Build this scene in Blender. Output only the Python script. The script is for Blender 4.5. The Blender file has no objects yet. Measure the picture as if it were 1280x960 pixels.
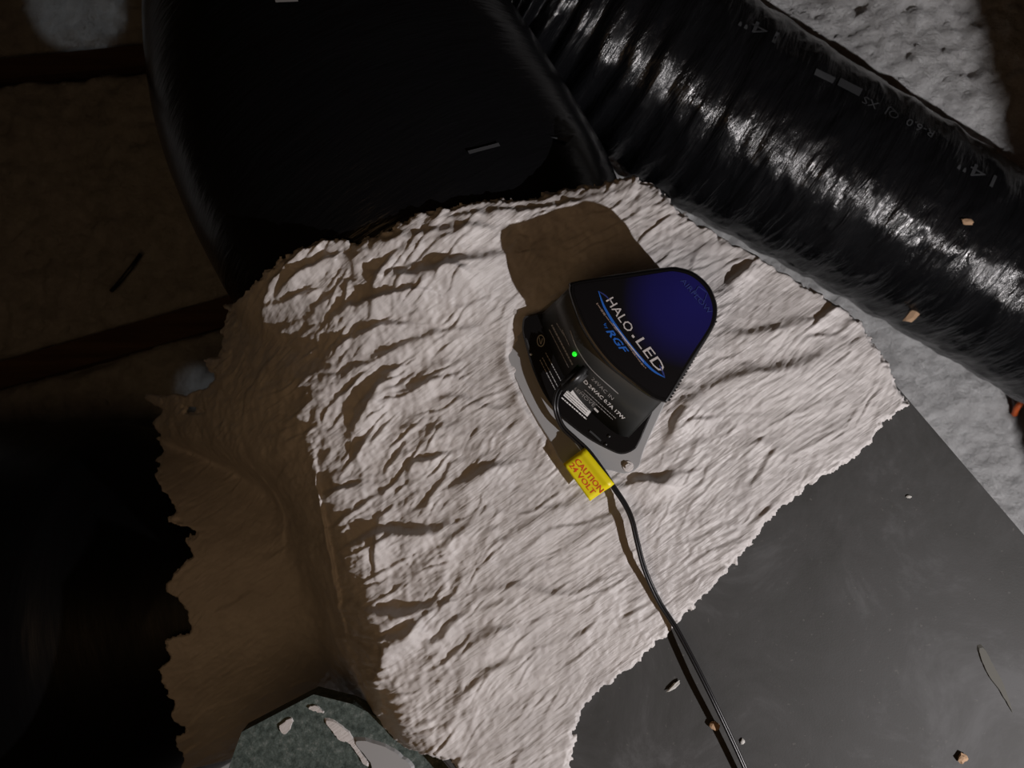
import bpy, bmesh, math, random
import numpy as np
from mathutils import Vector, Matrix
from mathutils.bvhtree import BVHTree

S = bpy.context.scene
COL = S.collection
random.seed(4)
H = 1.70            # camera height above the joists
ZT = 0.82           # height of the plenum's top face
F = 970.0           # focal length in pixels of a 1280 px wide frame

# ------------------------------------------------------------------ camera
cd = bpy.data.cameras.new('camera')
cam = bpy.data.objects.new('camera', cd); COL.objects.link(cam)
cam.location = (0, 0, H)
cd.sensor_width = 36; cd.lens = 36 * F / 1280
cd.clip_start = 0.02; cd.clip_end = 50
cd.dof.use_dof = True; cd.dof.focus_distance = 0.86; cd.dof.aperture_fstop = 7.0
S.camera = cam

# ------------------------------------------------------------------ world, lights, exposure
S.view_settings.view_transform = 'Standard'
S.view_settings.look = 'None'
S.view_settings.exposure = 0.0
S.view_settings.gamma = 1.0
S.view_settings.use_curve_mapping = False
w = bpy.data.worlds.new('attic_dark'); S.world = w; w.use_nodes = True
bg = w.node_tree.nodes['Background']
bg.inputs['Color'].default_value = (1.0, 0.66, 0.38, 1); bg.inputs['Strength'].default_value = 0.005

def lamp(name, kind, loc, power, color, size=0.1, aim=None):
    l = bpy.data.lights.new(name, kind); l.energy = power; l.color = color
    if kind == 'POINT': l.shadow_soft_size = size
    if kind == 'AREA': l.size = size
    o = bpy.data.objects.new(name, l); COL.objects.link(o); o.location = loc
    if aim is not None:
        o.rotation_euler = (Vector(aim) - Vector(loc)).to_track_quat('-Z', 'Y').to_euler()
    return o
# the hand torch lighting the plenum from the lower right, and a weak warm bulb behind the viewer
lamp('torch_light', 'POINT', (1.26, -0.98, 1.78), 108, (1.0, 0.95, 0.955), 0.012)
lamp('attic_bulb_light', 'AREA', (-0.34, -0.36, 1.76), .86, (1.0, 0.62, 0.31), .6, aim=(-0.1, -0.1, 0.8))

def spot(name, loc, aim, power, color, deg, blend):
    l = bpy.data.lights.new(name, 'SPOT'); l.energy = power; l.color = color; l.spot_size = math.radians(deg); l.spot_blend = blend; l.shadow_soft_size = .01
    o = bpy.data.objects.new(name, l); COL.objects.link(o); o.location = loc
    o.rotation_euler = (Vector(aim) - Vector(loc)).to_track_quat('-Z', 'Y').to_euler()
# two added spots without a known source, one per pale patch on the left
spot('added_patch_light', (-1.25, 1.0, 2.35), (-.91, .80, .08), 17, (.86, .93, 1.0), 5.6, .5)
spot('added_patch_light', (-1.5, .35, 2.35), (-.66, -.005, .10), 16, (.86, .93, 1.0), 2.6, .9)

# ------------------------------------------------------------------ helpers
def W(px, py, d):
    return Vector(((px - 640) / F * d, (480 - py) / F * d, H - d))

def mesh_obj(name, me, mat=None, parent=None, smooth=False):
    o = bpy.data.objects.new(name, me); COL.objects.link(o)
    if mat: me.materials.append(mat)
    if parent: o.parent = parent
    if smooth:
        me.polygons.foreach_set('use_smooth', [True] * len(me.polygons))
    return o

def pyd(name, v, f, mat=None, parent=None, smooth=False):
    me = bpy.data.meshes.new(name); me.from_pydata([tuple(a) for a in v], [], f); me.update()
    return mesh_obj(name, me, mat, parent, smooth)

def bm_obj(name, bm, mat=None, parent=None, smooth=False):
    me = bpy.data.meshes.new(name); bm.to_mesh(me); bm.free()
    return mesh_obj(name, me, mat, parent, smooth)

def tag(o, label, cat=None, group=None):
    o['label'] = label
    if cat: o['category'] = cat
    if group: o['group'] = group
    return o

def thing(name, label, cat, group=None, loc=(0, 0, 0)):
    o = bpy.data.objects.new(name, None); COL.objects.link(o); o.empty_display_size = 0.05
    return tag(o, label, cat, group)

def grid_mesh(name, X, Y, Z, keep=None, mat=None, parent=None, uv=None):
    """quad grid from 2-D arrays; keep = vertex mask"""
    n, m = X.shape
    idx = np.arange(n * m).reshape(n, m)
    q = np.stack([idx[:-1, :-1], idx[:-1, 1:], idx[1:, 1:], idx[1:, :-1]], -1).reshape(-1, 4)
    if keep is not None:
        k = keep.reshape(-1); q = q[k[q].all(1)]
        used = np.zeros(n * m, bool); used[q.reshape(-1)] = True
        remap = np.cumsum(used) - 1; q = remap[q]
    else:
        used = np.ones(n * m, bool)
    co = np.stack([X, Y, Z], -1).reshape(-1, 3)[used].astype(np.float32)
    me = bpy.data.meshes.new(name)
    me.vertices.add(len(co)); me.vertices.foreach_set('co', co.reshape(-1))
    me.loops.add(len(q) * 4); me.loops.foreach_set('vertex_index', q.reshape(-1).astype(np.int32))
    me.polygons.add(len(q)); me.polygons.foreach_set('loop_start', np.arange(0, len(q) * 4, 4, dtype=np.int32))
    me.polygons.foreach_set('loop_total', np.full(len(q), 4, np.int32))
    if uv is not None:
        u = uv.reshape(-1, 2)[used]
        lay = me.uv_layers.new(name='UVMap')
        lay.data.foreach_set('uv', u[q.reshape(-1)].astype(np.float32).reshape(-1))
    me.update(calc_edges=True); me.validate()
    return mesh_obj(name, me, mat, parent, True)

_rng = np.random.RandomState(7)
_perm = _rng.permutation(512); _perm = np.concatenate([_perm, _perm])
_ang = _rng.rand(512) * 2 * np.pi
_gx, _gy = np.cos(_ang), np.sin(_ang)
def perlin(x, y, seed=0, wrap=None):
    x = np.asarray(x, float); y = np.asarray(y, float)
    xi = np.floor(x).astype(int); yi = np.floor(y).astype(int); xf = x - xi; yf = y - yi
    u = xf ** 3 * (xf * (xf * 6 - 15) + 10); v = yf ** 3 * (yf * (yf * 6 - 15) + 10)
    def g(ix, iy, dx, dy):
        if wrap: iy = iy % wrap
        h = _perm[(_perm[(ix + seed * 17) % 512] + iy) % 512]
        return _gx[h] * dx + _gy[h] * dy
    a = g(xi, yi, xf, yf); b = g(xi + 1, yi, xf - 1, yf)
    c = g(xi, yi + 1, xf, yf - 1); d = g(xi + 1, yi + 1, xf - 1, yf - 1)
    return (a * (1 - u) + b * u) * (1 - v) + (c * (1 - u) + d * u) * v * 1.0
def ridged(x, y, seed=0): return 1 - 2 * np.abs(perlin(x, y, seed))
def sstep(a, b, x):
    t = np.clip((x - a) / (b - a), 0, 1); return t * t * (3 - 2 * t)

def poly_sd(px, py, P):
    """signed distance to a polygon, positive inside"""
    P = np.array(P, float); n = len(P)
    d = np.full(px.shape, 1e9); ins = np.zeros(px.shape, bool)
    for i in range(n):
        ax, ay = P[i]; bx, by = P[(i + 1) % n]
        ex, ey = bx - ax, by - ay
        t = np.clip(((px - ax) * ex + (py - ay) * ey) / (ex * ex + ey * ey), 0, 1)
        d = np.minimum(d, np.hypot(px - ax - t * ex, py - ay - t * ey))
        c = ((ay > py) != (by > py))
        with np.errstate(divide='ignore', invalid='ignore'):
            xs = ax + (py - ay) * ex / (ey if ey != 0 else 1e-9)
        ins ^= c & (px < xs)
    return np.where(ins, d, -d)

def catmull(P, n):
    P = [np.array(p, float) for p in P]
    P = [2 * P[0] - P[1]] + P + [2 * P[-1] - P[-2]]
    out = []
    for i in range(1, len(P) - 2):
        p0, p1, p2, p3 = P[i - 1:i + 3]
        for k in range(n):
            t = k / n
            out.append(0.5 * (2 * p1 + (p2 - p0) * t + (2 * p0 - 5 * p1 + 4 * p2 - p3) * t * t + (3 * p1 - p0 - 3 * p2 + p3) * t ** 3))
    out.append(P[-2]); return np.array(out)

def closed_curve(P, n):
    L = len(P); out = []
    for i in range(L):
        p0, p1, p2, p3 = [np.array(P[(i + k - 1) % L], float) for k in range(4)]
        for k in range(n):
            t = k / n
            out.append(0.5 * (2 * p1 + (p2 - p0) * t + (2 * p0 - 5 * p1 + 4 * p2 - p3) * t * t + (3 * p1 - p0 - 3 * p2 + p3) * t ** 3))
    return np.array(out)

def loft(name, loops, mat, parent, cap=True, smooth=False):
    n = len(loops[0]); v = [tuple(p) for l in loops for p in l]; f = []
    for k in range(len(loops) - 1):
        for i in range(n):
            j = (i + 1) % n
            f.append((k * n + i, k * n + j, (k + 1) * n + j, (k + 1) * n + i))
    bm = bmesh.new(); vs = [bm.verts.new(p) for p in v]
    for q in f: bm.faces.new([vs[i] for i in q])
    if cap:
        bm.faces.new([vs[(len(loops) - 1) * n + i] for i in range(n)])
        bm.faces.new([vs[i] for i in range(n)][::-1])
    bmesh.ops.recalc_face_normals(bm, faces=bm.faces)
    o = bm_obj(name, bm, mat, parent)
    if smooth:
        for p in o.data.polygons:
            if len(p.vertices) == 4: p.use_smooth = True
    return o

def tube_mesh(bm, pts, r, seg=10, flat=1.0):
    rings = []
    pts = [Vector(p) for p in pts]; up = Vector((0, 0, 1))
    for i, p in enumerate(pts):
        t = (pts[min(i + 1, len(pts) - 1)] - pts[max(i - 1, 0)]).normalized()
        s = t.cross(up)
        s = s.normalized() if s.length > 1e-4 else Vector((1, 0, 0))
        n = s.cross(t).normalized()
        rings.append([bm.verts.new(p + s * r * math.cos(a) + n * r * flat * math.sin(a)) for a in [2 * math.pi * k / seg for k in range(seg)]])
    for a, b in zip(rings, rings[1:]):
        for k in range(seg):
            bm.faces.new((a[k], a[(k + 1) % seg], b[(k + 1) % seg], b[k]))
    bm.faces.new(rings[0][::-1]); bm.faces.new(rings[-1])

# ---- node materials
def new_mat(name, base=(.5, .5, .5), rough=.5, spec=.5, metal=0.0, emit=None, es=1.0, coat=0):
    m = bpy.data.materials.new(name); m.use_nodes = True
    b = m.node_tree.nodes['Principled BSDF']
    b.inputs['Base Color'].default_value = (*base, 1); b.inputs['Roughness'].default_value = rough
    b.inputs['Specular IOR Level'].default_value = spec; b.inputs['Metallic'].default_value = metal
    b.inputs['Coat Weight'].default_value = coat
    if emit: b.inputs['Emission Color'].default_value = (*emit, 1); b.inputs['Emission Strength'].default_value = es
    return m
class NT:
    def __init__(s, m): s.t = m.node_tree; s.n = s.t.nodes; s.l = s.t.links; s.b = s.n['Principled BSDF']
    def add(s, typ, **kw):
        x = s.n.new(typ)
        for k, v in kw.items():
            if k in x.inputs.keys(): x.inputs[k].default_value = v
            else: setattr(x, k, v)
        return x
    def link(s, a, b): s.l.new(a, b)
    def coords(s, kind='Object', scale=(1, 1, 1), rot=(0, 0, 0)):
        c = s.add('ShaderNodeTexCoord'); r = s.add('ShaderNodeMapping'); m = s.add('ShaderNodeMapping')
        r.inputs['Rotation'].default_value = rot; m.inputs['Scale'].default_value = scale
        s.link(c.outputs[kind], r.inputs[0]); s.link(r.outputs[0], m.inputs[0]); return m.outputs[0]
    def noise(s, vec, scale, detail=4, rough=.5, dist=0):
        x = s.add('ShaderNodeTexNoise', Scale=scale, Detail=detail, Roughness=rough, Distortion=dist)
        s.link(vec, x.inputs['Vector']); return x.outputs['Fac']
    def ramp(s, fac, stops):
        r = s.add('ShaderNodeValToRGB'); e = r.color_ramp.elements
        while len(e) < len(stops): e.new(.5)
        for el, (p, c) in zip(e, stops): el.position = p; el.color = (*c, 1)
        s.link(fac, r.inputs[0]); return r.outputs[0]
    def bump(s, h, strength, dist, prev=None):
        x = s.add('ShaderNodeBump', Strength=strength, Distance=dist); s.link(h, x.inputs['Height'])
        if prev: s.link(prev, x.inputs['Normal'])
        s.link(x.outputs[0], s.b.inputs['Normal']); return x.outputs[0]

g3 = lambda v: (v, v, v)
M = {}
m = M['mastic'] = new_mat('mastic', (.62, .585, .57), .55, .4); t = NT(m)
v = t.coords('Object', (26, 420, 60), (0, 0, -math.radians(36)))
h1 = t.noise(v, 1.0, 5, .6, .3)
v2 = t.coords('Object', (1, 1, 1)); h2 = t.noise(v2, 130, 5, .6)
b1 = t.bump(h1, .34, .0030); t.bump(h2, .22, .003, b1)
t.link(t.ramp(t.noise(v2, 14, 6, .65), [(.3, (.50, .476, .465)), (.7, (.66, .633, .618))]), t.b.inputs['Base Color'])
t.link(t.ramp(t.noise(v2, 9, 3), [(.35, g3(.36)), (.65, g3(.62))]), t.b.inputs['Roughness'])

m = M['board'] = new_mat('duct_board_facing', (.03, .031, .031), .5, .16); t = NT(m)
v = t.coords(); n = t.noise(v, 7, 6, .7, .6)
base = t.ramp(n, [(.36, (.040, .040, .038)), (.52, (.056, .056, .055)), (.68, (.098, .099, .10))])
sp = t.ramp(t.noise(v, 170, 2, .5), [(.70, g3(0)), (.76, g3(1))])
mx = t.add('ShaderNodeMix', data_type='RGBA'); mx.inputs[7].default_value = (.14, .135, .125, 1)
ml = t.add('ShaderNodeMath', operation='MULTIPLY'); ml.inputs[1].default_value = .35
t.link(sp, ml.inputs[0]); t.link(ml.outputs[0], mx.inputs[0]); t.link(base, mx.inputs[6]); t.link(mx.outputs[2], t.b.inputs['Base Color'])
t.link(t.ramp(n, [(.3, g3(.52)), (.7, g3(.68))]), t.b.inputs['Roughness'])
t.bump(t.noise(v, 400, 3), .08, .001)

m = M['liner'] = new_mat('speckled_liner', (.1, .12, .11), .7, .3); t = NT(m)
v = t.coords()
t.link(t.ramp(t.noise(v, 110, 5, .75), [(.36, (.035, .05, .045)), (.55, (.085, .11, .1)), (.7, (.19, .21, .2))]), t.b.inputs['Base Color'])
t.bump(t.noise(v, 160, 4), .5, .003)

m = M['plastic'] = new_mat('black_duct_film', (.005, .0052, .006), .24, .42); t = NT(m)
v = t.coords('UV', (75, 9, 1)); h = t.noise(v, 1, 5, .6, .8)
v2 = t.coords('UV', (260, 40, 1)); h2 = t.noise(v2, 1, 3, .5, .4)
uvn = t.add('ShaderNodeTexCoord'); sx = t.add('ShaderNodeSeparateXYZ'); t.link(uvn.outputs['UV'], sx.inputs[0])
mr = t.add('ShaderNodeMapRange'); mr.inputs['From Min'].default_value = .55; mr.inputs['From Max'].default_value = 1.05; mr.inputs['To Min'].default_value = .13; mr.inputs['To Max'].default_value = .5
t.link(sx.outputs[0], mr.inputs['Value'])
b1 = t.bump(h, .5, .009); t.link(mr.outputs[0], b1.node.inputs['Strength']); b2 = t.bump(h2, .18, .003, b1)
t.link(t.ramp(t.noise(t.coords('UV', (12, 12, 1)), 1, 3), [(.3, g3(.17)), (.7, g3(.27))]), t.b.inputs['Roughness'])

M['plastic_taut'] = new_mat('black_duct_film_taut', (.0025, .0025, .0028), .4, .25); t = NT(M['plastic_taut']); t.bump(t.noise(t.coords('UV', (40, 8, 1)), 1, 4, .6), .12, .006)
m = M['insul'] = new_mat('blown_insulation', (.4, .4, .39), .95, .1); t = NT(m)
v = t.coords()
t.link(t.ramp(t.noise(v, 22, 8, .7), [(.3, (.50, .50, .50)), (.7, (.80, .81, .81))]), t.b.inputs['Base Color'])
t.bump(t.noise(v, 70, 8, .75), .9, .02)

m = M['joist'] = new_mat('old_wood', (.11, .05, .03), .8, .2); t = NT(m)
v = t.coords('Object', (4, 60, 60)); t.link(t.ramp(t.noise(v, 1, 5, .6, .6), [(.3, (.06, .034, .020)), (.7, (.12, .072, .045))]), t.b.inputs['Base Color'])
t.bump(t.noise(v, 2, 4), .4, .004)
M['roof'] = new_mat('dark_roof_deck', (.035, .02, .012), .9, .1)
M['gloss'] = new_mat('black_gloss_plastic', (.006, .006, .0065), .22, .5)
M['satin'] = new_mat('black_satin_plastic', (.008, .008, .008), .38, .5)
M['panel'] = new_mat('smoked_panel', (.050, .053, .053), .40, .6)
t = NT(M['panel']); t.bump(t.noise(t.coords(), 30, 2), .1, .004)
M['plate'] = new_mat('grey_plate', (.34, .345, .35), .4, .5)
M['screw'] = new_mat('screw_metal', (.6, .6, .6), .3, .5, .9)
M['print_white'] = new_mat('print_white', (.85, .85, .85), .5)
M['print_grey'] = new_mat('print_grey', (.40, .40, .40), .5)
M['print_dim'] = new_mat('print_dim', (.045, .047, .05), .6, .2)
M['print_navy'] = new_mat('print_navy', (.03, .045, .20), .4)
M['print_blue'] = new_mat('print_blue', (.015, .13, .55), .45)
M['print_silver'] = new_mat('print_silver', (.60, .57, .57), .4)
M['print_tan'] = new_mat('print_tan', (.22, .16, .13), .5)
M['print_red'] = new_mat('print_red', (.75, .07, .012), .5)
M['tag'] = new_mat('yellow_vinyl', (.82, .70, .006), .42, .4)
M['cord'] = new_mat('cord_black', (.008, .008, .009), .33, .5)
M['led'] = new_mat('green_led', (0, .4, .01), .4, .5, emit=(.02, 1, .03), es=.9)
M['orange'] = new_mat('orange_cord', (.75, .14, .03), .5)
M['chip_white'] = new_mat('plaster_chip', (.5, .49, .46), .8)
M['chip_tan'] = new_mat('wood_chip', (.42, .27, .16), .8)
M['scrape'] = new_mat('dust_scrape', (.10, .098, .085), .85)
for k in ('chip_white', 'chip_tan', 'scrape', 'joist'):
    pass
m = M['lid'] = new_mat('lid_print', (.004, .004, .005), .32, .45); t = NT(m)
tc = t.add('ShaderNodeTexCoord'); sub = t.add('ShaderNodeVectorMath', operation='DISTANCE')
cB = W(868, 372, .80); sub.inputs[1].default_value = (cB.x, cB.y, cB.z)
t.link(tc.outputs['Object'], sub.inputs[0])
t.link(t.ramp(sub.outputs['Value'], [(0.012, (.011, .010, .115)), (.045, (.009, .008, .085)), (.075, (.0042, .004, .005))]), t.b.inputs['Base Color'])

# ------------------------------------------------------------------ floor: insulation between joists
xs = np.arange(-2.0, 2.0, .008); ys = np.arange(-1.5, 1.6, .008)
X, Y = np.meshgrid(xs, ys)
Z = .07 + .020 * perlin(X * 5, Y * 5, 1) + .016 * perlin(X * 14, Y * 14, 2) + .012 * (ridged(X * 30, Y * 30, 3)) * .6 + .014 * perlin(X * 44, Y * 44, 4) + .007 * ridged(X * 75, Y * 75, 5) - .016 * np.clip(perlin(X * 26, Y * 26, 8) - .25, 0, 1)
bank = (X - .55) * .52 + (Y - .38) * .85      # insulation heaped up behind the right hand duct, added to narrow its shadow
Z = Z + .15 * sstep(.06, .26, bank) * sstep(-.2, .3, X)
JO = [((-140, 104), (300, 60)), ((-160, 516), (420, 352)), ]   # joist lines in the photo, left half
jl = []
for (a, b) in JO:
    A = W(*a, 1.63); B = W(*b, 1.63); jl.append((A, B))
    ex, ey = B.x - A.x, B.y - A.y; L = math.hypot(ex, ey)
    tt = ((X - A.x) * ex + (Y - A.y) * ey) / L; dd = np.abs((X - A.x) * ey - (Y - A.y) * ex) / L
    on = (tt > -.5) & (tt < L + .9)
    Z = np.where(on, Z - .045 * (1 - sstep(.012, .045, dd + .012 * perlin(X * 18, Y * 18, 6))), Z)
fl = grid_mesh('floor', X, Y, Z, None, M['insul']); fl['kind'] = 'structure'
fl['label'] = 'grey blown insulation covering the attic floor'

def beam(name, A, B, wd, z0, z1, mat, parent=None, ext=(0, 0)):
    A = Vector((A[0], A[1], 0)); B = Vector((B[0], B[1], 0)); d = (B - A).normalized(); s = Vector((-d.y, d.x, 0)) * wd / 2
    A = A - d * ext[0]; B = B + d * ext[1]
    bm = bmesh.new(); n = 14; rings = []
    for i in range(n + 1):
        p = A.lerp(B, i / n); j = s * (1 + random.uniform(-.05, .05))
        rings.append([bm.verts.new(q) for q in ((p - j) + Vector((0, 0, z0)), (p + j) + Vector((0, 0, z0)), (p + j) + Vector((0, 0, z1)), (p - j) + Vector((0, 0, z1)))])
    for a, b in zip(rings, rings[1:]):
        for k in range(4): bm.faces.new((a[k], a[(k + 1) % 4], b[(k + 1) % 4], b[k]))
    bm.faces.new(rings[0][::-1]); bm.faces.new(rings[-1])
    bmesh.ops.recalc_face_normals(bm, faces=bm.faces)
    o = bm_obj(name, bm, mat, parent); return o
o = beam('ceiling_joist', jl[0][0], jl[0][1], .042, -.04, .083, M['joist'], None, (.3, .6))
tag(o, 'thin brown wooden joist crossing the dark insulation at the top left corner', 'joist', 'joists in the insulation')
o = beam('ceiling_joist', jl[1][0], jl[1][1], .056, -.04, .086, M['joist'], None, (.3, .6))
tag(o, 'brown wooden joist in dark insulation just above the lower left black duct', 'joist', 'joists in the insulation')

# ------------------------------------------------------------------ flexible ducts
def duct_path(P, n):
    """P: (px, py, depth, radius)"""
    Q = [(*W(a, b, c), r) for a, b, c, r in P]
    return catmull(Q, n)
MAIN = duct_path([(572, 372, 1.14, .262), (548, 322, 1.135, .280), (478, 205, 1.14, .280), (430, 100, 1.16, .270), (420, -10, 1.20, .255), (500, -88, 1.25, .235),
                  (640, -38, 1.34, .205), (765, 50, 1.38, .190), (880, 128, 1.41, .180), (1050, 228, 1.43, .173), (1280, 366, 1.45, .168), (1520, 516, 1.46, .168)], 40)
SIDE = duct_path([(470, 700, 1.38, .19), (330, 728, 1.40, .252), (200, 752, 1.44, .325), (60, 756, 1.46, .338), (-150, 770, 1.50, .345), (-420, 790, 1.52, .345)], 40)

def build_duct(name, path, mat, parent, nθ=288, ds=.0042, calm=(0, .0), elbow=None):
    C = path[:, :3]; R = path[:, 3]
    seg = np.linalg.norm(np.diff(C, axis=0), axis=1); s = np.concatenate([[0], np.cumsum(seg)])
    sn = np.arange(0, s[-1], ds)
    c = np.stack([np.interp(sn, s, C[:, k]) for k in range(3)], 1); r = np.interp(sn, s, R)
    k = 9; ker = np.ones(k) / k
    for a in range(3):
        pad = np.pad(c[:, a], k // 2, mode='edge'); c[:, a] = np.convolve(pad, ker, 'valid')
    T = np.gradient(c, axis=0); T /= np.linalg.norm(T, axis=1)[:, None]
    up = np.array([0, 0, 1.0]); Sd = np.cross(T, up); Sd /= np.linalg.norm(Sd, axis=1)[:, None]; U = np.cross(Sd, T)
    th = np.linspace(0, 2 * np.pi, nθ + 1)
    SS, TH = np.meshgrid(sn, th, indexing='ij'); RR = r[:, None]
    a = TH / (2 * np.pi)
    slant = .012 * np.sin(TH * 2 + SS * 3)
    s2 = SS + slant + .012 * perlin(SS * 6, a * 8, 21, 8)
    amp = sstep(calm[0], calm[1] + 1e-3, SS) * .85 + .15
    # gathered film: wrinkles run round the duct, broken along it
    w1 = ridged(s2 * 26, a * 14, 11) ; w2 = ridged(s2 * 52 + 9, a * 26, 12); w3 = perlin(s2 * 100, a * 40, 13, 40)
    coil = np.cos(s2 * 2 * np.pi / .085)
    brk = .35 + .9 * np.clip(perlin(SS * 22, a * 18, 19, 18) + .35, 0, 1)
    dsp = amp * (brk * (.0030 * w1 + .0018 * w2) + .0008 * w3 + .0016 * coil + .0025 * perlin(SS * 7, a * 10, 15, 10))
    if elbow is not None:
        # deep pleats on the inside of the bend
        e = np.exp(-((SS - elbow[0]) / elbow[1]) ** 2); inner = .5 + .5 * np.cos(TH - elbow[2])
        dsp = dsp + e * inner * (.016 * (np.cos(s2 * 2 * np.pi / .05 + 2.0 * perlin(SS * 9, a * 4, 16, 4))) - .01) * (.4 + .6 * inner)
    rr = RR + dsp
    P = c[:, None, :] + rr[..., None] * (np.cos(TH)[..., None] * Sd[:, None, :] + np.sin(TH)[..., None] * U[:, None, :])
    # close the seam exactly
    P[:, -1] = P[:, 0]
    uv = np.stack([SS, TH * .2], -1)
    o = grid_mesh(name, P[..., 0], P[..., 1], P[..., 2], None, mat, parent, uv)
    return o
d1 = thing('flexible_duct', 'large black flexible duct leaving the white coated plenum and bending back to the right', 'duct')
b1o = build_duct('jacket', MAIN, M['plastic'], d1, calm=(.45, 1.0), elbow=(.90, .30, 0.0))
d2 = thing('flexible_duct', 'black flexible duct in deep shadow at the lower left, on the side collar', 'duct')
build_duct('jacket', SIDE, M['plastic_taut'], d2, calm=(1.0, 2.0))

# ------------------------------------------------------------------ plenum
plen = thing('duct_plenum', 'dark grey duct board plenum box with a white mastic coated end and side collar', 'plenum')
Rd = Vector((.65, -.76, 0)).normalized(); Ls = Vector((-.76, -.65, 0)).normalized()   # along the box, across the box
C1 = W(1092, 447, .88); C1.z = 0
wid = 738 / F * .88; lng = 1.25
def board(name, corners, z0, z1, mat, bev=.003):
    bm = bmesh.new(); lo = [bm.verts.new((c.x, c.y, z0)) for c in corners]; hi = [bm.verts.new((c.x, c.y, z1)) for c in corners]
    n = len(corners)
    bm.faces.new(hi); bm.faces.new(lo[::-1])
    for i in range(n): bm.faces.new((lo[i], lo[(i + 1) % n], hi[(i + 1) % n], hi[i]))
    bmesh.ops.recalc_face_normals(bm, faces=bm.faces)
    bmesh.ops.bevel(bm, geom=[e for e in bm.edges], offset=bev, segments=2, affect='EDGES')
    return bm_obj(name, bm, mat, plen)
c = [C1, C1 + Rd * lng, C1 + Rd * lng + Ls * wid, C1 + Ls * wid]
board('top_panel', c, ZT - .025, ZT, M['board'])
board('side_panel', [C1, C1 + Rd * lng, C1 + Rd * lng + Ls * .025, C1 + Ls * .025], .10, ZT - .026, M['board'])
a = C1 + Ls * (wid - .025)
board('side_panel', [a, a + Rd * lng, a + Rd * lng + Ls * .025, a + Ls * .025], .10, ZT - .026, M['board'])
e0 = C1 + Rd * (lng - .025) + Ls * .026; board('end_panel', [e0, e0 + Rd * .025, e0 + Rd * .025 + Ls * (wid - .052), e0 + Ls * (wid - .052)], .10, ZT - .026, M['board'])

# mastic skin as a height field in real metres
st = .0014
xs = np.arange(-.66, .52, st); ys = np.arange(-.60, .36, st)
X, Y = np.meshgrid(xs, ys)
qx = 640 + X * F / .88; qy = 480 - Y * F / .88       # metres -> photo scale on the top face
wob = 5 * perlin(qx / 40, qy / 40, 31) + 3 * perlin(qx / 15, qy / 15, 32)
Q = [(600, 300), (700, 262), (792, 236), (855, 270), (960, 332), (1078, 404), (1138, 503), (1450, 868), (1010, 1300), (700, 1100), (600, 985), (545, 935), (505, 880), (485, 800),
     (450, 700), (428, 620), (408, 540), (402, 485), (492, 405), (565, 352)]
sd = poly_sd(qx, qy, Q) + wob
out = np.clip(-sd, 0, None) / 1102.0                # metres outside the top face
steepR = sstep(820, 900, qx - .0 * qy)              # right hand side drops straight down
slope = 1.15 + 1.0 * sstep(560, 700, qy) * (1 - steepR) + 5 * steepR
soft = .030 * (1 - steepR) + .006
drop = slope * (np.sqrt(out ** 2 + soft ** 2) - soft)
Zb = ZT + .004 - drop
# gentle dishing of the top and the slope towards the left
Zb -= .020 * sstep(620, 380, qx) * sstep(-60, 200, 900 - qy) * 1.0
def spheres(path, i0, i1):
    z = np.full(X.shape, -1.0)
    for p in path[i0:i1:3]:
        q = p[3] ** 2 - (X - p[0]) ** 2 - (Y - p[1]) ** 2
        z = np.maximum(z, np.where(q > 0, p[2] + np.sqrt(np.maximum(q, 0)), -1))
    return z
Zc = spheres(MAIN, 8, 115) + .007
Zs = spheres(SIDE, 0, 100) + .007
def smax(a, b, k): return .5 * (a + b + np.sqrt((a - b) ** 2 + k * k))
Z = smax(Zb, np.where(Zc < -.5, .2, Zc), .022)
Z = smax(Z, np.where(Zs < -.5, .2, Zs), .045)

# --- relief: folded cloth and brush strokes
def ridge(pts, h, w, side=1, sharp=.30):
    """raised fold along a polyline of photo points; the steep face is to the left of travel (side=1)"""
    global Z
    pts = [np.array(p, float) for p in (catmull([(a, b) for a, b in pts], 6) if len(pts) > 2 else pts)]
    best = np.full(X.shape, 1e9); sgn = np.zeros(X.shape); along = np.zeros(X.shape)
    tot = sum(np.hypot(*(b - a)) for a, b in zip(pts, pts[1:])); acc = 0
    for a, b in zip(pts, pts[1:]):
        e = b - a; L = np.hypot(*e)
        tx = qx + .8 * wob - a[0]; ty = qy + .8 * wob - a[1]
        t = np.clip((tx * e[0] + ty * e[1]) / L ** 2, 0, 1)
        d = np.hypot(tx - t * e[0], ty - t * e[1]); cr = e[0] * ty - e[1] * tx
        mk = d < best
        best = np.where(mk, d, best); sgn = np.where(mk, np.sign(cr), sgn); along = np.where(mk, (acc + t * L) / tot, along); acc += L
    ww = np.where(sgn * side < 0, w * sharp, w)
    Z += h * np.exp(-(best / ww) ** 2) * np.clip(np.sin(np.clip(along, .03, .97) * np.pi), 0, 1) ** .6
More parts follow.
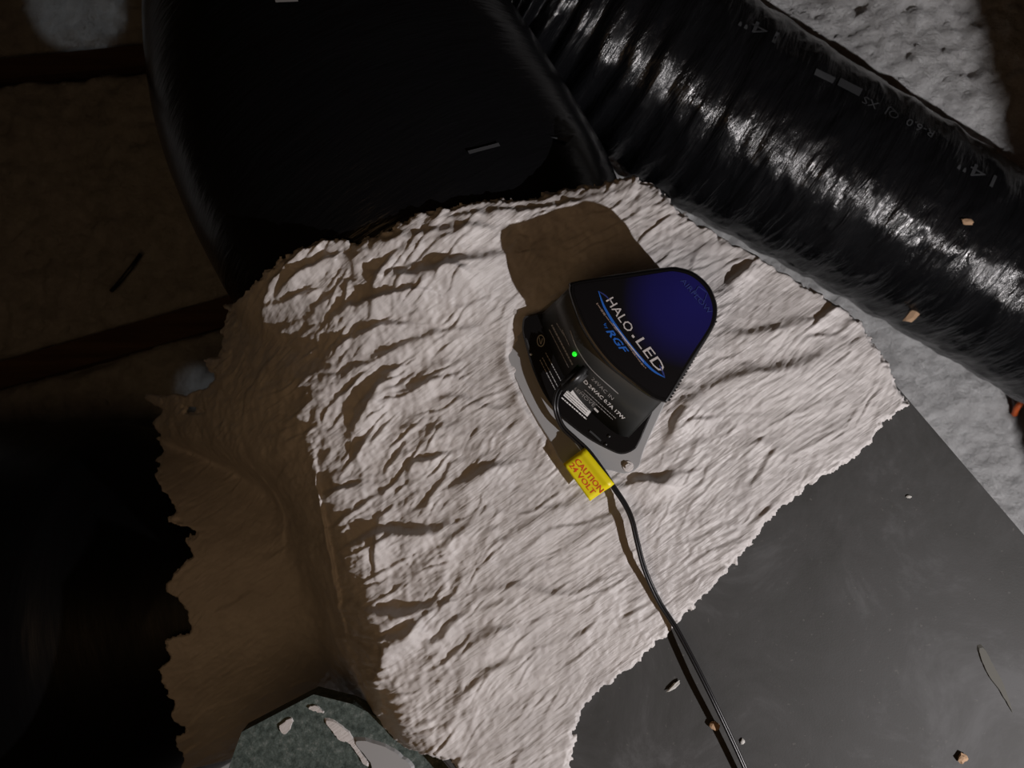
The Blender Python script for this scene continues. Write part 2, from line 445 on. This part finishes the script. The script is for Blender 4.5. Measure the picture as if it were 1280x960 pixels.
# travel left -> right: image-up side is the steep, shaded one
RG = [([(455, 352), (520, 350), (570, 338), (640, 322)], .013, 26), ([(405, 408), (450, 382), (520, 370), (545, 372)], .012, 17), ([(412, 440), (470, 412), (520, 408)], .009, 16),
      ([(470, 312), (540, 300), (600, 292), (640, 296)], .006, 22), ([(540, 285), (600, 276), (690, 262), (790, 240)], .005, 15), ([(300, 395), (330, 352), (380, 318), (410, 305)], .014, 12),
      ([(330, 372), (380, 340), (430, 322)], .013, 12), ([(440, 548), (455, 515), (478, 480), (500, 462)], .013, 22), ([(495, 497), (530, 482), (562, 470)], .007, 16), ([(420, 475), (470, 448), (540, 425), (590, 410)], .006, 14),
      ([(560, 615), (600, 592), (640, 580)], .007, 20), ([(430, 690), (480, 668), (530, 668), (560, 655)], .012, 22), ([(430, 765), (470, 770), (520, 765), (550, 755)], .012, 20), ([(455, 800), (500, 795), (530, 770)], .011, 18),
      ([(468, 720), (470, 690), (474, 645)], .008, 9), ([(900, 420), (950, 420), (1010, 402)], .006, 26), ([(870, 492), (930, 470), (990, 462), (1050, 432)], .007, 30), ([(905, 360), (925, 345), (942, 328)], .008, 13),
      ([(830, 560), (850, 520), (880, 490)], .006, 24), ([(785, 597), (820, 602), (850, 592)], .008, 16), ([(600, 740), (640, 735), (700, 742), (750, 728)], .004, 22), ([(560, 830), (600, 800), (650, 780)], .005, 26),
      ([(560, 890), (600, 850), (660, 815)], .005, 22), ([(760, 610), (800, 600), (840, 606)], .004, 12), ([(520, 700), (560, 680), (600, 640)], .004, 18), ([(1020, 400), (1050, 378), (1068, 384)], .006, 8),
      ([(440, 880), (470, 850), (480, 800)], .008, 12), ([(360, 545), (330, 572), (290, 590), (262, 592)], .006, 18), ([(385, 560), (392, 640), (402, 740), (405, 840)], .009, 9), ([(240, 600), (262, 660), (258, 760)], .006, 12),
      ([(700, 690), (760, 655), (830, 640)], .003, 26), ([(600, 690), (690, 640), (720, 620)], .003, 20), ([(640, 392), (632, 440), (650, 500), (672, 540), (690, 580)], .004, 10)]
for r in RG: ridge(*r)
flat_dev = 1 - sstep(-12, 14, poly_sd(qx, qy, [(635, 395), (700, 372), (815, 345), (868, 372), (872, 420), (838, 470), (800, 560), (775, 588), (705, 582), (660, 510)]))
def stroke(ang, l, wdt, seed, warp=.5):
    a = math.radians(ang); u = (qx * math.cos(a) + qy * math.sin(a)); vv = (-qx * math.sin(a) + qy * math.cos(a))
    vv = vv + warp * wdt * 3 * perlin(qx / 90, qy / 90, seed + 3)
    return ridged(u / l, vv / wdt, seed)
upl = sstep(560, 380, qx) * .9 + sstep(360, 290, qy) * .4
lowl = sstep(640, 800, qy)
rough_area = np.clip(.45 + .8 * sstep(640, 470, qx) + .35 * sstep(330, 260, qy), 0, 1.3) * (1 - .5 * sstep(380, 300, qx))
mix = sstep(.42, .62, .5 + perlin(qx / 130, qy / 130, 40))
def layers(ang, l, wdt, seed, warp, thr=0.0):
    """overlapping folds: a saw-tooth across the stroke direction, steep on its upper left side, broken up by noise"""
    a = math.radians(ang); u = (qx * math.cos(a) + qy * math.sin(a)); vv = (-qx * math.sin(a) + qy * math.cos(a))
    ph = vv / wdt + warp * (perlin(u / l, vv / (wdt * 2.2), seed) + .5 * perlin(u / l * 2.3, vv / wdt, seed + 1)) + .8 * perlin(qx / 120, qy / 120, seed + 2)
    fr = ph - np.floor(ph)
    saw = np.where(fr < .16, fr / .16, (1 - fr) / .84) ** 1.1
    amp = np.clip(perlin(u / (l * .8), vv / (wdt * 1.6), seed + 4) * 2.2 + .35 - thr, 0, 1.2)
    return saw * amp
R1 = layers(-22, 110, 40, 41, .8, .25) * (1 - mix) + layers(-44, 95, 36, 71, .9, .25) * mix
R2 = layers(-30, 70, 13, 43, .9, .12) * (1 - mix) + layers(-52, 60, 12, 75, .9, .12) * mix
R3 = stroke(-34, 70, 4.6, 45, 1.6) * (1 - mix) + stroke(-44, 60, 4.2, 49, 1.6) * mix
R4 = perlin(qx / 22, qy / 22, 46) + .6 * perlin(qx / 9, qy / 9, 47)
calm = .30 + .75 * np.clip(rough_area, 0, 1.2) * (1 - .55 * sstep(540, 680, qx) * sstep(300, 380, qy))
rel = (.0052 * R1 * calm + .0024 * R2 * calm + .00075 * R3 * (.4 + .6 * np.clip(perlin(qx / 70, qy / 70, 53) * 2 + .6, 0, 1)) + .0022 * R4 * calm)
shade = sstep(420, 370, qx) * sstep(520, 600, qy)     # smoother cloth on the collar
Z += rel * (1 - .35 * shade) * (.12 + .88 * flat_dev) * 1.05
Z += .0009 * perlin(qx / 7, qy / 7, 48) * rough_area

# --- outline of the coat in the photo
D = H - Z
PX = 640 + X * F / D; PY = 480 - Y * F / D
MASK = [(792, 217), (740, 228), (690, 237), (640, 247), (600, 248), (560, 256), (520, 264), (490, 282), (445, 300), (410, 298), (385, 302), (350, 320), (318, 350), (300, 366), (285, 378), (270, 440),
        (255, 480), (235, 505), (190, 500), (198, 540), (196, 580), (210, 640), (232, 690), (206, 740), (222, 780), (206, 830), (222, 880), (215, 930), (238, 990), (250, 1060), (300, 1040), (300, 935), (312, 915), (350, 905), (392, 882), (430, 905), (470, 918), (500, 938), (560, 955), (600, 985),
        (640, 1080), (700, 1080), (706, 1000), (716, 950), (722, 900), (745, 872), (790, 838), (830, 800), (862, 766), (892, 738), (930, 695), (962, 655), (1000, 618), (1060, 582), (1090, 558), (1108, 530), (1140, 506), (1080, 400), (1040, 372), (960, 322), (900, 290), (850, 262), (825, 232)]
sdm = poly_sd(PX, PY, MASK)
edge_n = 7 * perlin(PX / 14, PY / 14, 60) + 4.0 * perlin(PX / 5, PY / 5, 61)
leftn = sstep(330, 240, PX) * (24 * perlin(PX / 60, PY / 21, 62) + 6 * perlin(PX / 26, PY / 7, 63) + 22 * perlin(PX / 90, PY / 34, 64))
sdm = sdm + edge_n + leftn
th = sstep(0, 7, sdm)
Z = Z - .006 * (1 - th)
Z = np.maximum(Z, .12)
keep = (sdm > 0) & (Z > .30)
keep &= ~((Zs > -.5) & (D > 1.48))
skin = grid_mesh('mastic_coat', X, Y, Z, keep, M['mastic'], plen)
skin['label'] = 'off-white brushed mastic over cloth'

# closed hangers below the coat: inner transition body so that the coat is not hollow
lp = [W(a, b, .88) for a, b in [(640, 330), (780, 262), (850, 280), (1070, 415), (1100, 470), (560, 915), (520, 850), (480, 700), (455, 560), (470, 430)]]
loft('transition_body', [[(p.x, p.y, .12) for p in lp], [(p.x, p.y, ZT - .045) for p in lp]], M['board'], plen)

# lower ledge with speckled liner
led = thing('liner_board', 'green grey speckled liner board at the bottom edge beside the mastic', 'board')
zl = ZT - .05; dl = H - zl
lp = [W(a, b, dl) for a, b in [(302, 915), (392, 868), (440, 880), (640, 985), (640, 1250), (180, 1250)]]
loft('panel', [[(p.x, p.y, zl - .025) for p in lp], [(p.x, p.y, zl) for p in lp]], M['liner'], led)
def smear(name, pts, z, th, mat, parent, jag=2.0, n=5):
    c = closed_curve(pts, n); d = H - z
    c = c + np.random.RandomState(len(pts)).normal(0, jag * .25, c.shape)
    v = [W(a, b, d) for a, b in c]; cx = sum((p for p in v), Vector()) / len(v)
    lo = [(p.x, p.y, z - .001) for p in v]; hi = [tuple(Vector((p.x, p.y, z + th)).lerp(Vector((cx.x, cx.y, z + th)), .12)) for p in v]
    return loft(name, [lo, hi], mat, parent)
for pts in ([(350, 905), (365, 896), (366, 905), (357, 918), (350, 912)], [(404, 897), (420, 900), (440, 918), (452, 940), (463, 956), (458, 958), (446, 940), (434, 926), (424, 924), (412, 910)], [(385, 884), (396, 881), (406, 890), (398, 890)]):
    smear('mastic_smear', pts, zl, .0025, M['mastic'], led)
smear('mastic_smear', [(440, 922), (470, 925), (500, 940), (520, 962), (505, 990), (470, 985), (462, 952)], zl, .004, M['plate'], led)

# ------------------------------------------------------------------ decals: outlines laid on a surface by projection
def bvh_of(o):
    dg = bpy.context.evaluated_depsgraph_get()
    return BVHTree.FromPolygons([v.co.copy() for v in o.data.vertices], [tuple(p.vertices) for p in o.data.polygons])
CAMP = Vector((0, 0, H))
def proj(bvh, px, py, off):
    d = (W(px, py, 1.0) - CAMP).normalized()
    hit, nrm, idx, dist = bvh.ray_cast(CAMP, d)
    if hit is None: return None
    return hit + (nrm if nrm.dot(d) < 0 else -nrm) * off
def decal(name, verts2, faces, bvh, off, mat, parent):
    vs = [proj(bvh, x, y, off) for x, y in verts2]
    ok = [v for v in vs if v is not None]
    if not ok: return None
    vs = [v if v is not None else ok[0] for v in vs]
    return pyd(name, vs, faces, mat, parent)
def text_shape(txt, size=1.0, shear=0.0, res=2, bold=0.0, spacing=1.0):
    cu = bpy.data.curves.new('t', 'FONT'); cu.body = txt; cu.size = size; cu.shear = shear; cu.resolution_u = res; cu.offset = bold; cu.space_character = spacing
    ob = bpy.data.objects.new('t', cu); COL.objects.link(ob)
    dg = bpy.context.evaluated_depsgraph_get(); dg.update()
    me = bpy.data.meshes.new_from_object(ob.evaluated_get(dg))
    v = [(p.co.x, p.co.y) for p in me.vertices]; f = [tuple(p.vertices) for p in me.polygons]
    bpy.data.objects.remove(ob); bpy.data.curves.remove(cu); bpy.data.meshes.remove(me)
    return v, f
def text_decal(name, txt, a, b, h, bvh, off, mat, parent, up=None, **kw):
    """baseline from photo point a to b, cap height h (photo px)"""
    v, f = text_shape(txt, **kw)
    x0 = min(p[0] for p in v); x1 = max(p[0] for p in v); y0 = min(p[1] for p in v); y1 = max(p[1] for p in v)
    a = np.array(a, float); b = np.array(b, float); e = b - a
    if up is None: up = np.array([e[1], -e[0]]) / np.hypot(*e)
    else: up = np.array(up, float) / np.hypot(*up)
    pts = [tuple(a + e * (p[0] - x0) / (x1 - x0) + up * h * (p[1] - y0) / (y1 - y0)) for p in v]
    return decal(name, pts, f, bvh, off, mat, parent)
def strip_decal(name, pts, wd, bvh, off, mat, parent, taper=False):
    P = catmull(pts, 8) if len(pts) > 2 else np.array(pts, float)
    if len(pts) == 2: P = np.array([P[0] + (P[1] - P[0]) * i / 6 for i in range(7)])
    n = len(P); v = []
    for i, p in enumerate(P):
        t = P[min(i + 1, n - 1)] - P[max(i - 1, 0)]; t = t / np.hypot(*t); nn = np.array([-t[1], t[0]])
        k = wd * (math.sin(math.pi * min(max(i / (n - 1), .02), .98)) ** .5 if taper else 1)
        v += [tuple(p + nn * k / 2), tuple(p - nn * k / 2)]
    f = [(2 * i, 2 * i + 1, 2 * i + 3, 2 * i + 2) for i in range(n - 1)]
    return decal(name, v, f, bvh, off, mat, parent)

# ------------------------------------------------------------------ the air purifier
dev = thing('air_purifier', 'glossy black wedge shaped air purifier with blue tipped lid mounted on the white plenum', 'air purifier')
LID = [(712, 357), (716, 352), (760, 344), (830, 334), (850, 334), (870, 341), (888, 358), (897, 380), (896, 400), (888, 418), (860, 462), (837, 499), (831, 503), (815, 497), (790, 480), (765, 460), (745, 437), (728, 410), (718, 385), (712, 366)]
HB = [(677, 398), (684, 388), (750, 364), (812, 350), (830, 350), (847, 356), (862, 370), (870, 390), (869, 408), (862, 425), (836, 466), (790, 540), (783, 547), (768, 542), (748, 526), (725, 503), (708, 478), (693, 448), (683, 420), (677, 405)]
dL = .800; zL = H - dL
def loopz(pts, d, z, inset=0.0):
    c = closed_curve(pts, 5); v = [W(a, b, d) for a, b in c]; cen = sum(v, Vector()) / len(v)
    out = []
    for p in v:
        q = Vector((p.x, p.y, 0)); cc = Vector((cen.x, cen.y, 0)); dd = q - cc
        q = q - dd.normalized() * inset; out.append((q.x, q.y, z))
    return out
PL = [(628, 405), (636, 384), (652, 380), (700, 372), (760, 366), (820, 352), (855, 366), (868, 395), (866, 425), (842, 480), (806, 560), (798, 584), (782, 592), (760, 588), (728, 590), (704, 580), (688, 552), (668, 520), (648, 482), (634, 445)]
zp = ZT + .010
plate = loft('mounting_plate', [loopz(PL, H - zp, ZT + .001), loopz(PL, H - zp, zp - .001), loopz(PL, H - zp, zp, .001)], M['plate'], dev)
plate['label'] = 'grey sheet metal plate partly smeared with mastic'
BP = [(653, 405), (656, 396), (672, 391), (740, 372), (814, 350), (850, 360), (870, 392), (866, 420), (838, 470), (816, 515), (800, 552), (792, 563), (777, 568), (760, 562), (733, 547), (705, 524), (683, 497), (667, 464), (658, 435), (653, 415)]
zb = zp + .011
base = loft('base_plate', [loopz(BP, H - zb, zp), loopz(BP, H - zb, zb - .002), loopz(BP, H - zb, zb, .002)], M['gloss'], dev)
zh = zL - .013
hous = loft('housing', [loopz(HB, H - zb, zb - .001), loopz(LID, dL, zh, .003)], M['panel'], dev, smooth=True)
lid = loft('lid', [loopz(LID, dL, zh, .001), loopz(LID, dL, zh + .002, 0), loopz(LID, dL, zL - .0025, 0), loopz(LID, dL, zL - .0007, .0012), loopz(LID, dL, zL, .003)], M['gloss'], dev)
loft('lid_face', [loopz(LID, dL, zL - .0005, .0055), loopz(LID, dL, zL + .0003, .0058)], M['lid'], lid)
Bl, Bh, Bb = bvh_of([o for o in lid.children if o.name.startswith('lid_face')][0]), bvh_of(hous), bvh_of(base)
# serrated right edge of the lid
bm = bmesh.new()
for i in range(26):
    t_ = i / 25; a_ = np.array([896, 402]) * (1 - t_) + np.array([838, 500]) * t_
    p = W(a_[0] - .2, a_[1], dL); 
    bmesh.ops.create_cube(bm, size=1, matrix=Matrix.Translation((p.x, p.y, zL - .006)) @ Matrix.Rotation(math.radians(-59), 4, 'Z') @ Matrix.Diagonal((.0016, .0022, .007, 1)))
rb = bm_obj('lid_ribs', bm, M['satin'], lid)
o_ = .0004
text_decal('lettering', 'HALO', (757, 376), (784, 416), 10.5, Bl, o_, M['print_silver'], lid, up=(.87, -.5))
text_decal('lettering', 'LED', (794, 427), (823, 466), 11.5, Bl, o_, M['print_silver'], lid, up=(.87, -.5))
strip_decal('lettering_dot', [(790, 419), (792.5, 422)], 2.6, Bl, o_, M['print_silver'], lid)
strip_decal('emblem_stroke', [(748, 364), (756, 385), (772, 411), (795, 441), (815, 462), (831, 472)], 3.4, Bl, o_, M['print_blue'], lid, True)
strip_decal('emblem_stroke', [(766, 404), (785, 429), (805, 453)], 1.3, Bl, o_ * 1.7, M['print_silver'], lid, True)
strip_decal('emblem_stroke', [(748, 364), (756, 369), (763, 376)], 1.6, Bl, o_, M['print_navy'], lid, True)
strip_decal('emblem_stroke', [(831, 472), (828, 464), (824, 456)], 2.0, Bl, o_, M['print_navy'], lid, True)
random.seed(3)
pp = catmull([(746, 379), (760, 399), (780, 424), (800, 452), (808, 461)], 10)
bm = bmesh.new(); i = 0; vv = []; ff = []
while i < len(pp) - 2:
    L = random.choice((1, 2, 3)); a_, b_ = pp[i], pp[min(i + L, len(pp) - 1)]; t_ = (b_ - a_) / np.hypot(*(b_ - a_)); n_ = np.array([-t_[1], t_[0]]) * random.choice((.6, 1.0, 1.2))
    k = len(vv); vv += [tuple(a_ + n_), tuple(b_ - t_ * .8 + n_), tuple(b_ - t_ * .8 - n_), tuple(a_ - n_)]; ff.append((k, k + 1, k + 2, k + 3)); i += L
decal('small_print', vv, ff, Bl, o_, M['print_tan'], lid)
text_decal('lettering', 'by', (753.5, 406), (757, 412), 4.5, Bl, o_, M['print_blue'], lid, up=(.87, -.5))
text_decal('lettering', 'RGF', (757, 414), (777, 440), 9.5, Bl, o_, M['print_blue'], lid, up=(.93, -.1), bold=.02)
text_decal('lettering', 'AIRFLOW', (850, 351), (886, 393), 6.0, Bl, o_, M['print_navy'], lid, up=(.8, -.6))
strip_decal('airflow_arrow', [(868, 366), (873, 358)], .9, Bl, o_, M['print_navy'], lid)
strip_decal('airflow_arrow', [(873, 358), (884, 366)], .9, Bl, o_, M['print_navy'], lid)
strip_decal('airflow_arrow', [(884, 366), (880, 377)], .9, Bl, o_, M['print_navy'], lid)
strip_decal('airflow_arrow', [(868, 366), (880, 377)], .9, Bl, o_, M['print_navy'], lid)

# printed rating label on the front face
def words(name, lines, bvh, mat, parent, h=1.0, off=o_):
    vv, ff = [], []
    for a_, b_ in lines:
        a_ = np.array(a_, float); b_ = np.array(b_, float); L = np.hypot(*(b_ - a_)); t_ = (b_ - a_) / L; n_ = np.array([-t_[1], t_[0]]) * h / 2; x = 0
        while x < L:
            wl = random.uniform(1.6, 5); e_ = min(x + wl, L); k = len(vv)
            p, q = a_ + t_ * x, a_ + t_ * e_
            vv += [tuple(p + n_), tuple(q + n_), tuple(q - n_), tuple(p - n_)]; ff.append((k, k + 1, k + 2, k + 3)); x = e_ + .9
    return decal(name, vv, ff, bvh, off, mat, parent)
strip_decal('printed_line', [(713, 413), (722, 436), (740, 462), (773, 492)], 1.1, Bh, o_, M['print_grey'], hous)
words('small_print', [((690, 406), (716, 456))], Bh, M['print_grey'], hous, 1.9)
words('small_print', [((687, 412), (711, 459)), ((696, 404), (706, 420)), ((703, 412), (712, 432))], Bh, M['print_grey'], hous, .9)
text_decal('lettering', '24VAC IN', (739, 474), (765, 500), 4.0, Bh, o_, M['print_grey'], hous)
text_decal('lettering', '24VAC 0.7A 17W', (735, 483), (779, 525), 4.2, Bh, o_, M['print_white'], hous, bold=.02)
text_decal('lettering', 'D', (729, 477), (733, 482), 4.5, Bh, o_, M['print_white'], hous, bold=.04)
words('small_print', [((731, 487), (770, 523)), ((728, 489), (766, 524))], Bh, M['print_grey'], hous, .8)
words('small_print', [((678, 447), (697, 483)), ((675, 450), (694, 487)), ((682, 441), (702, 478))], Bb, M['print_grey'], base, .9)
# round approval mark
ring = [(676 + 5.5 * math.cos(a) * (.8), 426 + 7 * math.sin(a)) for a in np.linspace(0, 2 * math.pi, 20)]
strip_decal('approval_mark', ring, 1.2, Bb, o_, M['print_grey'], base)
strip_decal('approval_mark', [(674, 422), (676, 430), (678, 423)], 1.0, Bb, o_, M['print_grey'], base)
# white block label and text beside it
v4 = [(712.5, 484), (742, 510), (734, 521), (704, 494)]
decal('white_label', v4, [(0, 1, 2, 3)], Bb, .0006, M['print_white'], base)
words('small_print', [((709.5, 489), (736, 513)), ((707.5, 491), (734, 515)), ((706, 493), (732, 517))], Bb, M['satin'], base, .7, .001)
words('small_print', [((702, 497), (733, 524))], Bb, M['print_white'], base, 1.5)
text_decal('lettering', 'REMOVE', (716, 485), (742, 509), 4.0, Bh, o_, M['print_grey'], hous)
strip_decal('printed_arrow', [(743, 510), (748, 515)], 2.4, Bh, o_, M['print_white'], hous)
# latches, screws, light
def dome(name, px, py, d, r, h, mat, parent):
    p = W(px, py, d); bm = bmesh.new(); bmesh.ops.create_uvsphere(bm, u_segments=14, v_segments=8, radius=1)
    bmesh.ops.transform(bm, matrix=Matrix.Translation(p) @ Matrix.Diagonal((r, r, h, 1)), verts=bm.verts)
    return bm_obj(name, bm, mat, parent, True)
def screw(px, py, z, parent, r=.0036, mat=None):
    p = W(px, py, H - z); bm = bmesh.new()
    bmesh.ops.create_cone(bm, cap_ends=True, segments=6, radius1=r, radius2=r * .9, depth=.004, matrix=Matrix.Translation(p + Vector((0, 0, .002))))
    bmesh.ops.create_cone(bm, cap_ends=True, segments=20, radius1=r * 1.5, radius2=r * 1.4, depth=.0012, matrix=Matrix.Translation(p + Vector((0, 0, .0006))))
    return bm_obj('screw', bm, mat or M['screw'], parent)
screw(642, 390, zp, plate, .0042, M['mastic']); screw(785, 583, zp, plate, .0042, M['mastic'])
dome('screw', 664, 443, H - zb, .0016, .0012, M['screw'], base); dome('screw', 757, 555, H - zb, .002, .0012, M['satin'], base)
dome('screw', 761, 545, H - zb, .0022, .0012, M['satin'], base)
strip_decal('latch', [(737, 539), (740, 541), (751, 551)], 2.2, Bb, .0012, M['print_dim'], base)
strip_decal('latch', [(657, 423), (659, 427), (662, 438)], 2.0, Bb, .0012, M['print_dim'], base)
p = proj(Bh, 718.5, 442.5, .0003)
bm = bmesh.new(); bmesh.ops.create_uvsphere(bm, u_segments=12, v_segments=8, radius=.0028, matrix=Matrix.Translation(p)); tag(bm_obj('indicator_light', bm, M['led'], dev, True), 'small glowing green light')
# clear front lip at the right corner
loft('window_lip', [loopz([(758, 533), (770, 528), (786, 532), (833, 505), (834, 508), (788, 546), (781, 550), (770, 545)], .838, H - .838 - .001), loopz([(758, 533), (770, 528), (786, 532), (833, 505), (834, 508), (788, 546), (781, 550), (770, 545)], .838, H - .838)], M['gloss'], hous) if False else None

# ------------------------------------------------------------------ power cord with plug and warning tag
cordT = thing('power_cord', 'thin black twin power cord running from the purifier down over the grey board', 'cord')
CP = [(712, 474, .833), (703, 482, .838), (696, 494, .845), (695, 512, .853), (703, 533, .857), (718, 548, .857), (735, 564, .856), (751, 585, .856), (767, 609, .856), (781, 630, .857), (790, 650, .857), (796, 675, .858),
      (806, 712, .862), (824, 752, .868), (845, 785, .868), (868, 828, .864), (890, 872, .862), (912, 918, .864), (932, 962, .866), (965, 1040, .87), (1010, 1150, .87), (1075, 1300, .873), (1160, 1480, .874)]
path = catmull([tuple(W(*c_)) for c_ in CP], 8)
bm = bmesh.new()
T_ = np.gradient(path, axis=0); T_ /= np.linalg.norm(T_, axis=1)[:, None]; Sv = np.cross(T_, [0, 0, 1.]); Sv /= np.linalg.norm(Sv, axis=1)[:, None]
tw = np.linspace(0, 3.6, len(path))
for sg in (-1, 1):
    tube_mesh(bm, [tuple(p + sg * s_ * .00155 * math.cos(a_ * .25) + np.array([0, 0, sg * .0009 * math.sin(a_)])) for p, s_, a_ in zip(path, Sv, tw)], .0017, 8)
bmesh.ops.recalc_face_normals(bm, faces=bm.faces)
bm_obj('wire', bm, M['cord'], cordT, True)
# plug: rounded block lying along the cord
bm = bmesh.new()
A_ = W(703, 487, .838); B_ = W(732, 459, .826)
dv = (B_ - A_); Lp = dv.length; rot = dv.to_track_quat('X', 'Z').to_matrix().to_4x4()
bmesh.ops.create_cube(bm, size=1, matrix=Matrix.Translation((A_ + B_) / 2) @ rot @ Matrix.Diagonal((Lp, .016, .014, 1)))
bmesh.ops.bevel(bm, geom=list(bm.edges), offset=.0045, segments=3, affect='EDGES')
bm_obj('plug', bm, M['satin'], cordT, True)
# folded yellow flag
TG = [(731, 559), (768, 605), (738, 627), (704, 580)]
dt = .8525; zt_ = H - dt; n = 14; v = []; f = []
A4 = [W(a_, b_, dt) for a_, b_ in TG]
for j in range(n + 1):          # from the fold at the cord out to the free edge
    s_ = j / n
    for i in range(9):
        u_ = i / 8
        p = A4[0].lerp(A4[1], u_).lerp(A4[3].lerp(A4[2], u_), s_)
        z = zt_ + .0022 * math.exp(-((s_ - .17) / .10) ** 2) - .004 * max(0, s_ - .25) + .0008 * math.sin(u_ * 3 + s_ * 2)
        v.append((p.x, p.y, z))
for j in range(n):
    for i in range(8): k = j * 9 + i; f.append((k, k + 9, k + 10, k + 1))
tg = pyd('warning_tag', v, f, M['tag'], cordT, True); tg['label'] = 'bright yellow folded warning flag'
sm = tg.modifiers.new('thick', 'SOLIDIFY'); sm.thickness = .0006; sm.offset = -1
Bt = bvh_of(tg)
dirn = np.array([37., 46.]); dirn /= np.hypot(*dirn); per = np.array([-dirn[1], dirn[0]])     # along, down
base_ = np.array([722., 573.])
text_decal('lettering', 'CAUTION', (717.5, 577), (750, 616.5), 9.5 * .78, Bt, .0003, M['print_red'], tg, bold=.012)
text_decal('lettering', '24 VOLT', (711, 582), (740, 619.0), 9.5 * .72, Bt, .0003, M['print_red'], tg, bold=.012)

# ------------------------------------------------------------------ printing on the duct
Bd = bvh_of(b1o)
def dtext(txt, a, b, h, **kw):
    text_decal('printed_lettering', txt, a, b, h, Bd, .0012, M['print_dim'], b1o, **kw)
dtext('14"', (982, 27), (935, 17), 15, up=(-.35, .9)) if False else dtext('14"', (974, 42), (928, 18), 15, up=(-.4, .9))
dtext('14"', (1246, 221), (1202, 196), 16, up=(-.4, .9))
dtext('R-6.0  QJ  XS', (1170, 162), (1082, 118), 12, up=(-.5, .85))
vv = [(1020, 86), (1044, 98), (1040, 105), (1017, 94)], [(1050, 98), (1078, 112), (1073, 121), (1046, 107)]
for q in vv: decal('printed_block', q, [(0, 1, 2, 3)], Bd, .0015, M['print_dim'], b1o)
# bits of foil tape on the duct; the second patch is a painted highlight
def patch(pts, mat, name='tape_glint_patch'):
    decal(name, pts, [tuple(range(len(pts)))], Bd, .003, mat, b1o)
patch([(584, 190), (622, 180), (624, 184), (586, 194)], M['print_dim'])
patch([(686, 173), (700, 174), (716, 170), (708, 180)], M['print_dim'])
patch([(344, -6), (372, -6), (374, 4), (346, 5)], M['plate'])

# ------------------------------------------------------------------ crumbs, scrape, orange cord, dark stick
def chip(name, px, py, d, size, mat, label, cat, ang=0, seed=1, flat=.45, on=None):
    rs = np.random.RandomState(seed); p = W(px, py, d)
    bm = bmesh.new(); bmesh.ops.create_icosphere(bm, subdivisions=2, radius=1)
    for v_ in bm.verts: v_.co *= 1 + rs.uniform(-.28, .2)
    bmesh.ops.transform(bm, matrix=Matrix.Translation(p) @ Matrix.Rotation(math.radians(-ang), 4, 'Z') @ Matrix.Diagonal((size[0] / 2 * d / F, size[1] / 2 * d / F, size[1] / 2 * d / F * flat, 1)), verts=bm.verts)
    return tag(bm_obj(name, bm, mat, None), label, cat, 'crumbs lying on the duct work')
zc = H - ZT
chip('plaster_chip', 842, 858, zc - .002, (22, 6), M['chip_white'], 'white plaster sliver on the grey board left of the cord', 'debris', -42, 1)
chip('wood_chip', 893, 907, zc - .003, (15, 13), M['chip_tan'], 'pinkish brown crumb beside the cord near the bottom edge', 'debris', 30, 2)
chip('wood_chip', 1203, 948, zc - .003, (13, 13), M['chip_tan'], 'tan crumb on the grey board at the bottom right', 'debris', 60, 3)
chip('plaster_chip', 1136, 621, zc - .001, (7, 4), M['chip_white'], 'tiny white fleck on the upper part of the grey board', 'debris', 0, 4)
chip('plaster_chip', 928, 927, zc - .001, (6, 7), M['chip_white'], 'small white fleck just right of the cord near the bottom', 'debris', 0, 6)
for nme, px, py, sz, lab, ang in (('wood_chip', 1210, 277, (16, 9), 'small tan crumb on the black duct nearest the right edge', 10), ('wood_chip', 1143, 391, (32, 14), 'longer tan crumb on the lower flank of the right black duct', -42),
                                  ):
    p = proj(Bd, px, py, .002); chip(nme, px, py, H - p.z, sz, M['chip_tan'], lab, 'debris', ang, 8)
sc = smear('wood_splinter', [(1221, 808), (1228, 806), (1240, 828), (1255, 856), (1267, 893), (1252, 868), (1236, 846), (1226, 826)], ZT + .0006, .0012, M['scrape'], None, .8)
tag(sc, 'long pale curled splinter on the grey board near the right edge', 'debris', 'crumbs lying on the duct work')
# orange cord peeping from under the duct
oc = bmesh.new(); tube_mesh(oc, [tuple(p) for p in catmull([tuple(W(*c_)) for c_ in ((1268, 518, 1.625), (1272, 509, 1.605), (1282, 500, 1.605), (1330, 470, 1.62))], 8)], .006, 8)
tag(bm_obj('extension_cord', oc, M['orange'], None, True), 'orange cord on the insulation at the right edge under the duct', 'cord')
sk = bmesh.new(); tube_mesh(sk, [tuple(W(*c_)) for c_ in ((139, 364, 1.60), (150, 352, 1.595), (163, 336, 1.59), (176, 318, 1.60))], .0045, 7)
tag(bm_obj('stick', sk, M['satin'], None, True), 'thin dark stick on the shadowed insulation at the left', 'stick')
# unseen post added just outside the frame to shade the corner of the insulation

p = bpy.data.meshes.new('x'); bpy.data.meshes.remove(p)
def boxo(name, x0, x1, y0, y1, z0, z1, mat):
    bm = bmesh.new(); bmesh.ops.create_cube(bm, size=1, matrix=Matrix.Translation(((x0 + x1) / 2, (y0 + y1) / 2, (z0 + z1) / 2)) @ Matrix.Diagonal((x1 - x0, y1 - y0, z1 - z0, 1)))
    return bm_obj(name, bm, mat)
o = boxo('shade_post', 1.158, 1.25, -.54, -.50, .05, 2.5, M['joist']); tag(o, 'unseen wooden post added right of the plenum box to shade the insulation', 'post')
o = boxo('ceiling', -2.1, 2.1, -1.6, 1.7, 2.5, 2.55, M['roof']); o['kind'] = 'structure'
